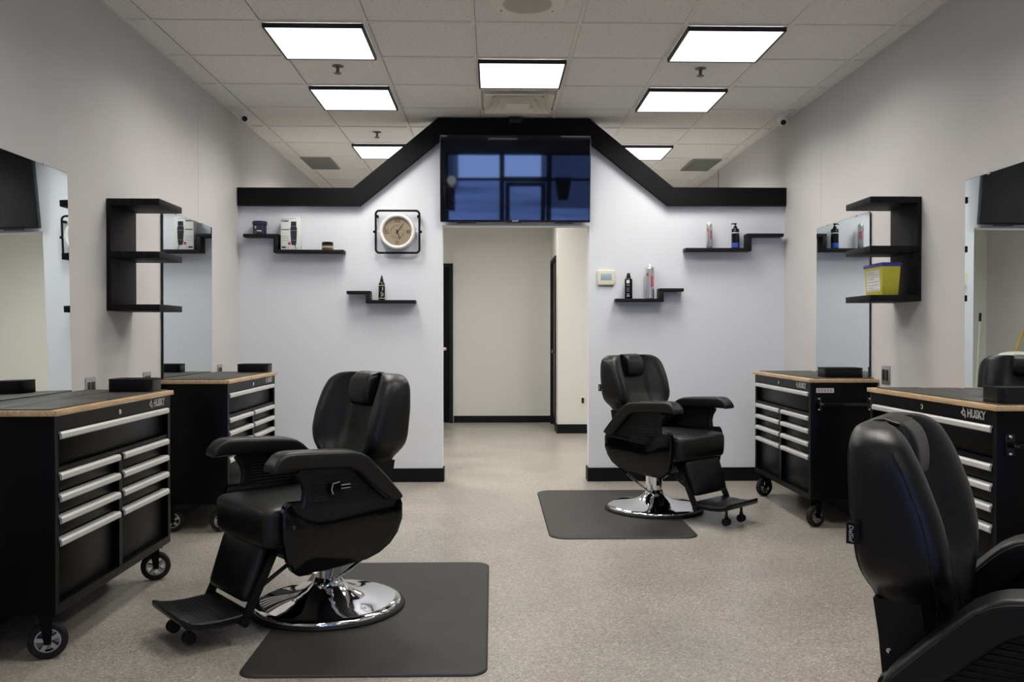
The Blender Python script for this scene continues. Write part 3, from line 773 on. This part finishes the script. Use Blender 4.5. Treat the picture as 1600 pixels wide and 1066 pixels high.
# ------------------------------------------------------------------ barber chairs
def lerp(a, b, t): return a+(b-a)*t
def interp(tab, z):
    if z <= tab[0][0]: return tab[0][1]
    for (a, u), (b, v) in zip(tab, tab[1:]):
        if z <= b: return lerp(u, v, (z-a)/(b-a))
    return tab[-1][1]
T_W = [(.54, .200), (.66, .205), (.70, .214), (.725, .234), (.75, .268), (.775, .290), (.82, .301), (.95, .304), (1.02, .299), (1.05, .288), (1.07, .272), (1.09, .25)]
T_B = [(.54, -.195), (.66, -.212), (.74, -.236), (.80, -.250), (.92, -.263), (1.04, -.268), (1.09, -.268)]
T_C = [(.54, -.085), (.60, -.075), (.66, -.085), (.74, -.130), (.82, -.163), (.92, -.188), (1.04, -.214), (1.09, -.225)]
T_F = [(.54, -.080), (.60, -.068), (.66, -.060), (.74, -.054), (.82, -.058), (.90, -.076), (1.00, -.114), (1.05, -.142), (1.09, -.170)]
def back_loop(z, ins=0.0):
    w, xb, xc, xf = (interp(t, z) for t in (T_W, T_B, T_C, T_F))
    k = w/.30
    dp = xf-xb
    half = [(0, xc), (.07*k, xc), (.125*k, xc+.003), (.165*k, lerp(xc, xf, .45)), (.20*k, lerp(xc, xf, .9)), (w-.055*k, xf+.004), (w-.022*k, xf-.006), (w-.004, xf-.03*min(1, dp/.1)),
            (w, lerp(xf, xb, .45)), (w, lerp(xf, xb, .72)), (w-.006, xb+.018), (w-.022, xb+.003), (w-.06, xb-.002), (w*.4, xb-.006), (0, xb-.008)]
    pts = [(x, y, z) for y, x in half] + [(x, -y, z) for y, x in reversed(half[1:-1])]
    if ins:
        cx = (xb+xc)/2
        pts = [(x+(cx-x)*ins*2.2, y*(1-ins), z) for x, y, z in pts]
    return pts, half
def chair(loc, fwd, label, lever=True, drop=0.0, ls=1):
    rz = math.atan2(fwd[1], fwd[0])
    t = empty('barber_chair', loc, rz, label, 'barber chair', 'black barber chairs')
    V, PI_ = M['vinyl'], M['piping']
    # base
    g = G().lathe([(.30, 0), (.345, 0), (.348, .006), (.343, .014), (.33, .017), (.30, .015)], n=72)
    mk('base_ring', g, M['rubber'], t)
    prof = [(.331, .015), (.331, .022), (.322, .030), (.300, .034), (.25, .042), (.19, .053), (.135, .068), (.100, .085), (.078, .104), (.066, .122), (.060, .14)]
    b = mk('base', G().lathe(prof, n=72), M['chrome'], t, ang=60)
    mk('column', G().lathe([(.059, .13), (.059, .27), (.056, .274), (.04, .276), (.04, .36)], n=40), M['chrome'], t)
    g = G().tube([(.058, .04*ls, .105), (.05, .075*ls, .118), (.0, .115*ls, .16), (-.10, .155*ls, .238), (-.125, .165*ls, .258)], .0075, 10)
    p = mk('pump_lever', g, M['chrome'], t)
    mk('lever_grip', G().tube([(-.115, .161*ls, .250), (-.165, .182*ls, .288)], .0105, 12), M['plastic'], p)
    mk('lever_pivot', G().lathe([(.014, -.006), (.014, .006)], (.060, .046*ls, .110), 14, 'y'), M['chrome'], p)
    # under frame
    g = G().loft([[(x, y, z) for x, y in rr(a, b_, .03, 3, cx=.07)] for a, b_, z in ((.16, .13, .292), (.20, .18, .31), (.26, .235, .36), (.27, .245, .425))])
    mk('seat_pan', g, M['mattblack'], t)
    # seat
    def sl(hx, hy, r, z, cx=.122): return [(x, y, z) for x, y in rr(hx, hy, r, 5, cx=cx)]
    g = G().loft([sl(.275, .235, .05, .392), sl(.298, .258, .055, .398), sl(.306, .268, .06, .420), sl(.309, .270, .06, .51), sl(.306, .268, .06, .540), sl(.294, .258, .058, .557), sl(.245, .21, .05, .566), sl(.12, .11, .04, .568)])
    s = mk('seat', g, V, t, sub=1)
    g = G().tube([(x, y, .537) for x, y in rr(.3035, .2655, .06, 6, cx=.122)], .0018, 6, closed=True)
    mk('piping', g, PI_, s)
    # backrest
    zs = [.54, .58, .62, .66, .69, .705, .72, .735, .75, .765, .78, .80, .82, .86, .90, .94, .98, 1.01, 1.035, 1.05, 1.06]
    loops = [back_loop(z)[0] for z in zs]+[back_loop(z, i)[0] for z, i in ((1.072, .02), (1.082, .06), (1.087, .12), (1.089, .22))]
    bk = mk('backrest', G().loft(loops), V, t, sub=1)
    def seam(idx, z0, z1, sgn, dx=0.0, r=.0018):
        pts = []; z = z0
        while z <= z1+1e-6:
            y, x = back_loop(z)[1][idx]; pts.append((x+dx, sgn*(y-.001), z)); z += .02
        return G().tube(pts, r, 6)
    for sgn in (-1, 1):
        mk('seam', seam(2, .62, .94, sgn, .001, .0014), PI_, bk)
        mk('piping', seam(7, .60, 1.05, sgn, -.003), PI_, bk); mk('piping', seam(11, .60, 1.05, sgn, .003), PI_, bk)
    # lumbar seam line
    # headrest pad wrapped over the top
    hl = []
    for z, xf, xb, hy, r_ in ((.948, -.172, -.205, .070, .014), (.954, -.158, -.212, .080, .020), (.968, -.148, -.220, .086, .024), (1.0, -.144, -.230, .088, .026), (1.04, -.148, -.240, .088, .026), (1.07, -.158, -.250, .088, .026), (1.088, -.172, -.256, .086, .026), (1.099, -.190, -.254, .080, .024), (1.103, -.205, -.246, .066, .018)):
        hl.append([(x, y, z-.011) for x, y in rr((xf-xb)/2, hy, min(r_, (xf-xb)*.45), 4, cx=(xf+xb)/2)])
    hd = mk('headrest', G().loft(hl), V, t, sub=1)
    loops = []
    for x, z, nx, nz in ((-.190, 1.080, .25, .97), (-.225, 1.0905, 0, 1), (-.245, 1.088, -.3, .95), (-.262, 1.078, -.8, .6), (-.2695, 1.05, -1, 0), (-.2715, 1.02, -1, 0), (-.2705, .99, -1, 0)):
        loops.append([(x+nx*v, y, z+nz*v) for y, v in rr(.086, .005, .0045, 2)])
    mk('strap', G().loft(loops), V, hd, ang=60)
    # lower back cover plate
    g = G().loft([[(x, y, z) for x, y in ((xb, -w_), (xb, w_), (xb+.10, w_+.004), (xb+.10, -w_-.004))] for z, w_, xb in ((.40, .215, -.175), (.46, .218, -.190), (.54, .212, -.203), (.62, .206, -.212), (.70, .213, -.222))])
    cv = mk('back_cover', g, M['plastic'], t, ang=50)
    for sgn in (-1, 1):
        mk('screw', G().lathe([(.007, 0), (.006, .004*sgn), (.002, .005*sgn)], (-.188, sgn*.2085, .585), 14, 'y'), M['chrome'], cv)
    tg = mk('maker_tag', G().box(-.259, -.234, -.3050, -.2995, .836, .884), M['mattblack'], bk)
    g = G(); text_on(g, 'DelSol', .0135, (-.249, -.3056, .860), (0, 0, -1), (1, 0, 0), extrude=.0003, shear=.25)
    mk('tag_lettering', g, M['paper'], bk)
    # arms
    for sgn in (1, -1):
        yc = sgn*.300; hy = .055
        sec = [((.428, .728), (.427, .722)), ((.427, .738), (.425, .719)), ((.421, .753), (.416, .718)), ((.410, .769), (.404, .719)), ((.396, .783), (.388, .7195)), ((.381, .791), (.372, .720)), ((.365, .796), (.355, .720)), ((.34, .797), (.33, .720)),
               ((.28, .795), (.28, .719)), ((.15, .788), (.16, .713)), ((.08, .782), (.10, .708)), ((.05, .777), (.078, .704)), ((.02, .766), (.057, .694)), ((-.01, .747), (.036, .677)), ((-.035, .723), (.015, .655)),
               ((-.10, .655), (-.042, .600)), ((-.150, .600), (-.092, .560)), ((-.165, .582), (-.107, .552)), ((-.176, .568), (-.118, .546)), ((-.178, .558), (-.125, .545))]
        loops = []
        for (tp, bt) in sec:
            tp = Vector((tp[0], 0, tp[1])); bt = Vector((bt[0], 0, bt[1])); L_ = (tp-bt).length; d = (tp-bt)/L_; c = (tp+bt)/2
            rad = min(.020, L_*.42)
            hyy = hy if L_ > .03 else hy*.86
            loops.append([(c.x+d.x*v, yc+y, c.z+d.z*v) for y, v in rr(hyy, L_/2, rad, 4)])
        pad = mk('arm_pad', G().loft(loops), V, t, ang=50)
        for s2 in (1, -1):
            pts = []
            for (tp, bt) in sec[1:-2]:
                tv = Vector((tp[0], 0, tp[1])); bv = Vector((bt[0], 0, bt[1])); dd = (bv-tv).normalized()
                q = tv+dd*.012; pts.append((q.x, yc+s2*(hy-.0015), q.z))
            mk('piping', G().tube(pts, .0018, 6), PI_, pad)
        yo = sgn*.298
        poly = [(.275, .555), (.262, .590), (.258, .630), (.270, .670), (.300, .722), (.06, .708), (.0, .66), (-.09, .58), (-.11, .555)]
        g = G().prism(poly, .036, 'y', yo-.018)
        for k in range(8):
            z = .578+k*.014; x1 = .245; x0 = -.06+(k*.014)*1.05
            for s2 in (1, -1): g.box(x0, x1, yo+s2*.018, yo+s2*.0215, z, z+.007, .001, 1)
        g.tube([(.280, yo, .555), (.268, yo, .590), (.264, yo, .630), (.274, yo, .670), (.300, yo, .712)], .019, 10)
        ap = mk('arm_support', g, M['plastic'], t)
        if sgn > 0 and lever:
            g = G().loft([[(x, yo+d_, z) for x, z in ((.165, .608), (.172, .628), (.165, .652), (.135, .656), (.128, .642), (.085, .642), (.085, .628), (.128, .628), (.132, .608))] for d_ in (.030, .044)])
            g.lathe([(.012, .018), (.012, .032)], (.15, yo, .632), 14, 'y')
            mk('recline_lever', g, [M['gloss']], t, ang=20)
            e = [(.165, .608), (.172, .628), (.165, .652), (.135, .656)]
            g = G().tube([(x, yo+.044, z) for x, z in e], .0032, 6); g.tube([(.128, yo+.044, .642), (.085, yo+.044, .642)], .003, 6); g.tube([(.128, yo+.044, .628), (.085, yo+.044, .628)], .0025, 6)
            mk('lever_edge', g, M['greymetal'], t)
        # faceted side panel
        yi, ye, ya = sgn*.272, sgn*.300, sgn*.328
        ol = [(.345, .588), (.358, .575), (.368, .545), (.365, .44), (.346, .345), (.328, .308), (.298, .283), (.25, .281), (.10, .290), (-.02, .299), (-.085, .318), (-.14, .350), (-.18, .395), (-.203, .450), (-.204, .515), (-.192, .552), (-.165, .572), (-.10, .575), (.10, .580), (.25, .586)]
        n = len(ol); cx, cz = .1, .44
        inner = [(x, yi, z) for x, z in ol]; mid = [(x, ye, z) for x, z in ol]
        rim = [(lerp(x, cx, .035), ye+sgn*.006, lerp(z, cz, .05)) for x, z in ol]
        g = G().loft([inner, mid, rim], cap=False)
        o0 = len(g.v)
        apx = (.200, ya, .428); rear = (-.155, sgn*.318, .452)
        g.add(rim+[apx, rear], [(k, (k+1) % n, n) for k in range(n) if not (8 <= k <= 18)] +
              [(k, k+1, n+1) for k in range(8, 18)] + [(8, n+1, n), (18, 19, n), (n+1, 18, n)])
        g.add(inner, [tuple(range(n))])
        pn = mk('side_panel', g, M['gloss'], t, ang=8)
        if sgn > 0:
            g = G().lathe([(.003, 0), (.003, .002)], (.26, sgn*.3345, .45), 8, 'y'); 
    # leg rest
    a = R(-12)
    g = G()
    lp = []
    def lg(u, wy, x_off): return None
    dx, dz = .135/.31, -1.0
    dv = Vector((.15, 0, -.31)).normalized(); nv = Vector((dv.z*-1, 0, dv.x)).normalized()    # nv points forward/up
    if nv.x < 0: nv = -nv
    o0 = Vector((.372, 0, .408))
    loops = []
    dp = Vector((.112, 0, -.31)).normalized(); np_ = Vector((-dp.z, 0, dp.x)).normalized()
    for s_, hy, r_ in ((-.020, .150, .02), (-.014, .172, .028), (.006, .180, .03), (.026, .178, .03), (.036, .165, .028), (.040, .11, .025)):
        k_ = hy/.18
        loops.append([tuple(o0+dp*(.010+.122+v)+np_*s_+Vector((0, y*(1.05-.05*v/.135), 0))) for y, v in rr(hy, .123*(1-(1-k_)*1.2), r_, 4)])
    mk('leg_pad', G().loft(loops), V, t, sub=1)
    for sgn in (1, -1):
        y = sgn*.192
        A = o0+dv*-.02+nv*-.034; B = o0+dv*.335+nv*-.034
        g = G()
        q = [(-.016, -.011), (.016, -.011), (.016, .011), (-.016, .011)]
        g.loft([[tuple(P+nv*u+Vector((0, y+v, 0))) for u, v in q] for P in (A, B)])
        if sgn > 0 or True:
            g.tube([(.30, y+sgn*.01, .30), (.435, y+sgn*.0, .215)], .009, 8)
        g.tube([tuple(B+Vector((0, y-sgn*.02, .008))), tuple(B+Vector((0, y+sgn*.022, .008)))], .018, 12)
        mk('leg_bar', g, M['plastic'], t)
    g = G().tube([tuple(A+Vector((0, -.2, 0))), tuple(A+Vector((0, .2, 0)))], .012, 10)
    mk('leg_crossbar', g, M['plastic'], t)
    # foot plate
    prof = [(.455, .118, .185), (.50, .113, .190), (.58, .110, .190), (.65, .114, .190), (.69, .123, .188), (.715, .135, .180), (.728, .145, .160)]
    loops = []
    for x, z, w_ in prof:
        hh = .017 if x < .72 else .010
        loops.append([(x, y, z+v) for y, v in rr(w_, hh, hh*.6, 2)])
    fp = mk('foot_plate', G().loft(loops), M['plastic'], t, ang=50)
    g = G()
    for k in range(9): g.box(.50+k*.02, .504+k*.02, -.16, .16, .121, .1285 if k < 6 else .1300+(k-6)*.0012)
    mk('tread', g, M['rubber'], fp)
    for sgn in (1, -1):
        y = sgn*.088-.02; x = .66
        g = G().tube([(x, y, .108), (x, y, .062)], .009, 10); g.box(x-.012, x+.012, y-.006, y+.006, .022, .064, .003)
        c = mk('caster', g, M['plastic'], t)
        g = G()
        for s2 in (1, -1): g.lathe([(.012, s2*.007), (.024, s2*.007), (.0255, s2*.012), (.024, s2*.020), (.014, s2*.023), (.003, s2*.023)], (x, y, .0255), 24, 'y')
        mk('wheel', g, M['rubber'], c)
    if drop:
        low = {'leg_pad': .8, 'leg_bar': .6, 'leg_crossbar': .6, 'foot_plate': .6}
        for ch in t.children:
            n_ = ch.name.split('.')[0]
            if n_ in ('seat_pan', 'seat', 'backrest', 'headrest', 'back_cover', 'arm_pad', 'arm_support', 'side_panel', 'recline_lever', 'lever_edge'): ch.location.z -= drop
            elif n_ in low: ch.location.z -= drop*low[n_]
    return t
chair((-.751, 3.921, .0102), (-.77, -.64), 'left barber chair, with its chrome recline lever showing, on the nearer mat', drop=.031)
chair((1.145, 6.057, .0102), (.67, -.74), 'farthest barber chair, right of the opening, standing on the far mat', ls=-1)
chair((1.166, 1.965, 0), (.81, -.58), 'foreground barber chair cut off by the right photo edge, seen from behind', drop=.047)

def floor_mat_obj(cx, cy, hx, hy, label, rz=0.0, ch=.07):
    n = 6
    lo = lambda i, z: [(x, y, z) for x, y in rr(hx-i, hy-i, ch, n)]
    g = G().loft([lo(0, 0), lo(.0, .003), lo(.006, .0095), lo(.012, .010)])
    o = mk('floor_mat', g, M['matrubber'], loc=(cx, cy, .0), rot=(0, 0, rz), ang=60)
    tag(o, label, 'mat', 'dark rubber floor mats under the chairs')
    return o
floor_mat_obj(-.478, 3.89, .458, .772, 'dark rubber floor mat under the left barber chair')
floor_mat_obj(.810, 5.995, .462, .80, 'dark rubber floor mat under the far right barber chair', ch=.11)

# ------------------------------------------------------------------ things beyond the opening (seen in the near right mirror)
t = empty('broom', (-1.55, 11.62, 0), 0, 'white-handled broom with a black grip, reflected in the near right mirror', 'broom')
A = Vector((-.15, 0, .12)); B = Vector((-.285, .12, 1.56)); 
mk('handle', G().tube([A, A.lerp(B, .93)], .012, 10), M['polewhite'], t)
mk('grip', G().tube([A.lerp(B, .92), B], .017, 10), M['mattblack'], t)
mk('bristles', G().loft([[(x-.15, y, z) for x, y in rr(a, b_, .01, 2)] for a, b_, z in ((.16, .035, .0), (.14, .03, .10), (.05, .022, .14))]), M['mattblack'], t)
t = empty('mop', (-1.66, 11.1, 0), 0, 'yellow-handled mop leaning on the wall behind the bin, reflected in the near right mirror', 'mop')
A = Vector((.04, -.02, .10)); B = Vector((-.42, .08, 1.32))
mk('handle', G().tube([A, B], .016, 10), M['yellowpole'], t)
mk('mop_head', G().lathe([(.14, 0), (.13, .04), (.06, .12), (.02, .14)], (.05, -.02, 0), 16), M['whitecloth'], t)
t = empty('waste_bin', (-1.64, 10.6, 0), 0, 'black bin with a white liner, reflected in the near right mirror', 'bin')
mk('bin_body', G().lathe([(.18, 0), (.20, .02), (.235, .90), (.245, .93), (.235, .935), (.22, .90)], n=28, cap=False), M['plastic'], t)
loops = []
for r_, z in ((.238, .80), (.248, .86), (.252, .935), (.240, .975), (.17, 1.02), (.06, 1.04)):
    loops.append([(r_*(1+.05*math.sin(k*2.7+z*30))*math.cos(2*math.pi*k/28), r_*(1+.05*math.sin(k*1.9+z*20))*math.sin(2*math.pi*k/28), z+.012*math.sin(k*1.3)) for k in range(28)])
mk('liner', G().loft(loops), M['whitecloth'], t)

m_, t_, b_ = nt('barber_stripes')
tc_ = t_.nodes.new('ShaderNodeTexCoord'); wv = t_.nodes.new('ShaderNodeTexWave'); wv.bands_direction = 'DIAGONAL'; wv.inputs['Scale'].default_value = 2.2
rp_ = t_.nodes.new('ShaderNodeValToRGB'); rp_.color_ramp.interpolation = 'CONSTANT'
rp_.color_ramp.elements[0].color = (.02, .05, .45, 1); rp_.color_ramp.elements[1].position = .35; rp_.color_ramp.elements[1].color = (.8, .8, .8, 1)
q = rp_.color_ramp.elements.new(.65); q.color = (.5, .03, .04, 1)
t_.links.new(tc_.outputs['Object'], wv.inputs['Vector']); t_.links.new(wv.outputs['Fac'], rp_.inputs['Fac']); t_.links.new(rp_.outputs['Color'], b_.inputs['Base Color'])
t = empty('barber_pole', (-.97, YF+.24, 1.40), 0, 'striped barber pole with a white globe, reflected in the left of the television', 'barber pole')
mk('pole_body', G().lathe([(.075, .06), (.075, .56)], n=32), m_, t)
mk('cap', G().lathe([(.03, 0), (.085, .02), (.085, .06), (.078, .062)], n=32), M['chrome'], t)
mk('cap', G().lathe([(.078, .558), (.085, .56), (.085, .60), (.05, .62), (.045, .64)], n=32), M['chrome'], t)
mk('globe', G().lathe([(.045, .63)]+[(.105*math.sin(R(a)), .735-.105*math.cos(R(a))) for a in range(28, 180, 12)]+[(.003, .84)], n=32), emis('globe_glass', (.85, .92, 1.0), 2.0), t)
g = G().box(-.19, -.08, -.02, .02, .03, .05); g.box(-.19, -.08, -.02, .02, .57, .59); g.box(-.19, -.165, -.30, .03, .0, .62)
mk('bracket', g, M['chrome'], t)
t = empty('hanging_pot', (1.64, -5.9, 1.70), 0, 'dark tapered hanging pot near the shop window, reflected in the television', 'planter')
mk('pot', G().lathe([(.11, 0), (.12, .01), (.19, .44), (.205, .46), (.205, .52), (.19, .52), (.18, .45)], n=32, cap=False), M['mattblack'], t)
mk('soil', G().lathe([(.18, .44), (.003, .45)], n=32), M['rubber'], t)
for k in range(3):
    mk('cord', G().tube([(.195*math.cos(R(120*k)), .195*math.sin(R(120*k)), .52), (0, 0, 1.0), (0, 0, CZ-1.695)], .003, 6), M['mattblack'], t)

# ------------------------------------------------------------------ world, camera, colour
w = bpy.data.worlds.new('sky'); scn.world = w; w.use_nodes = True
t = w.node_tree; bg = t.nodes['Background']
tc = t.nodes.new('ShaderNodeTexCoord'); sp = t.nodes.new('ShaderNodeSeparateXYZ'); rp = t.nodes.new('ShaderNodeValToRGB')
rp.color_ramp.elements[0].position = 0.0; rp.color_ramp.elements[0].color = (.30, .45, 1.0, 1)
rp.color_ramp.elements[1].position = .5; rp.color_ramp.elements[1].color = (.20, .33, .90, 1)
t.links.new(tc.outputs['Generated'], sp.inputs[0]); t.links.new(sp.outputs['Z'], rp.inputs[0]); t.links.new(rp.outputs[0], bg.inputs['Color'])
bg.inputs['Strength'].default_value = 8.5

cd = bpy.data.cameras.new('camera'); cam = bpy.data.objects.new('camera', cd); COL.objects.link(cam)
FPX = 1340.0
cd.sensor_width = 36; cd.lens = 36*FPX/1600; cd.clip_start = .05; cd.clip_end = 200
cam.location = (0, 0, 1.25)
yaw, pit = math.atan(30/FPX), math.atan(11/FPX)
cam.rotation_euler = (R(90)-pit, 0, -yaw)
scn.camera = cam
vs = scn.view_settings
scn.display_settings.display_device = 'sRGB'
vs.view_transform = 'Standard'; vs.look = 'None'; vs.gamma = 1; vs.use_curve_mapping = False
vs.exposure = 0.0
scn.cycles.max_bounces = 10; scn.cycles.diffuse_bounces = 5; scn.cycles.glossy_bounces = 5; scn.cycles.transparent_max_bounces = 8
scn.cycles.sample_clamp_indirect = 6.0
scn.cycles.use_denoising = True
scn.cycles.caustics_reflective = False; scn.cycles.caustics_refractive = False
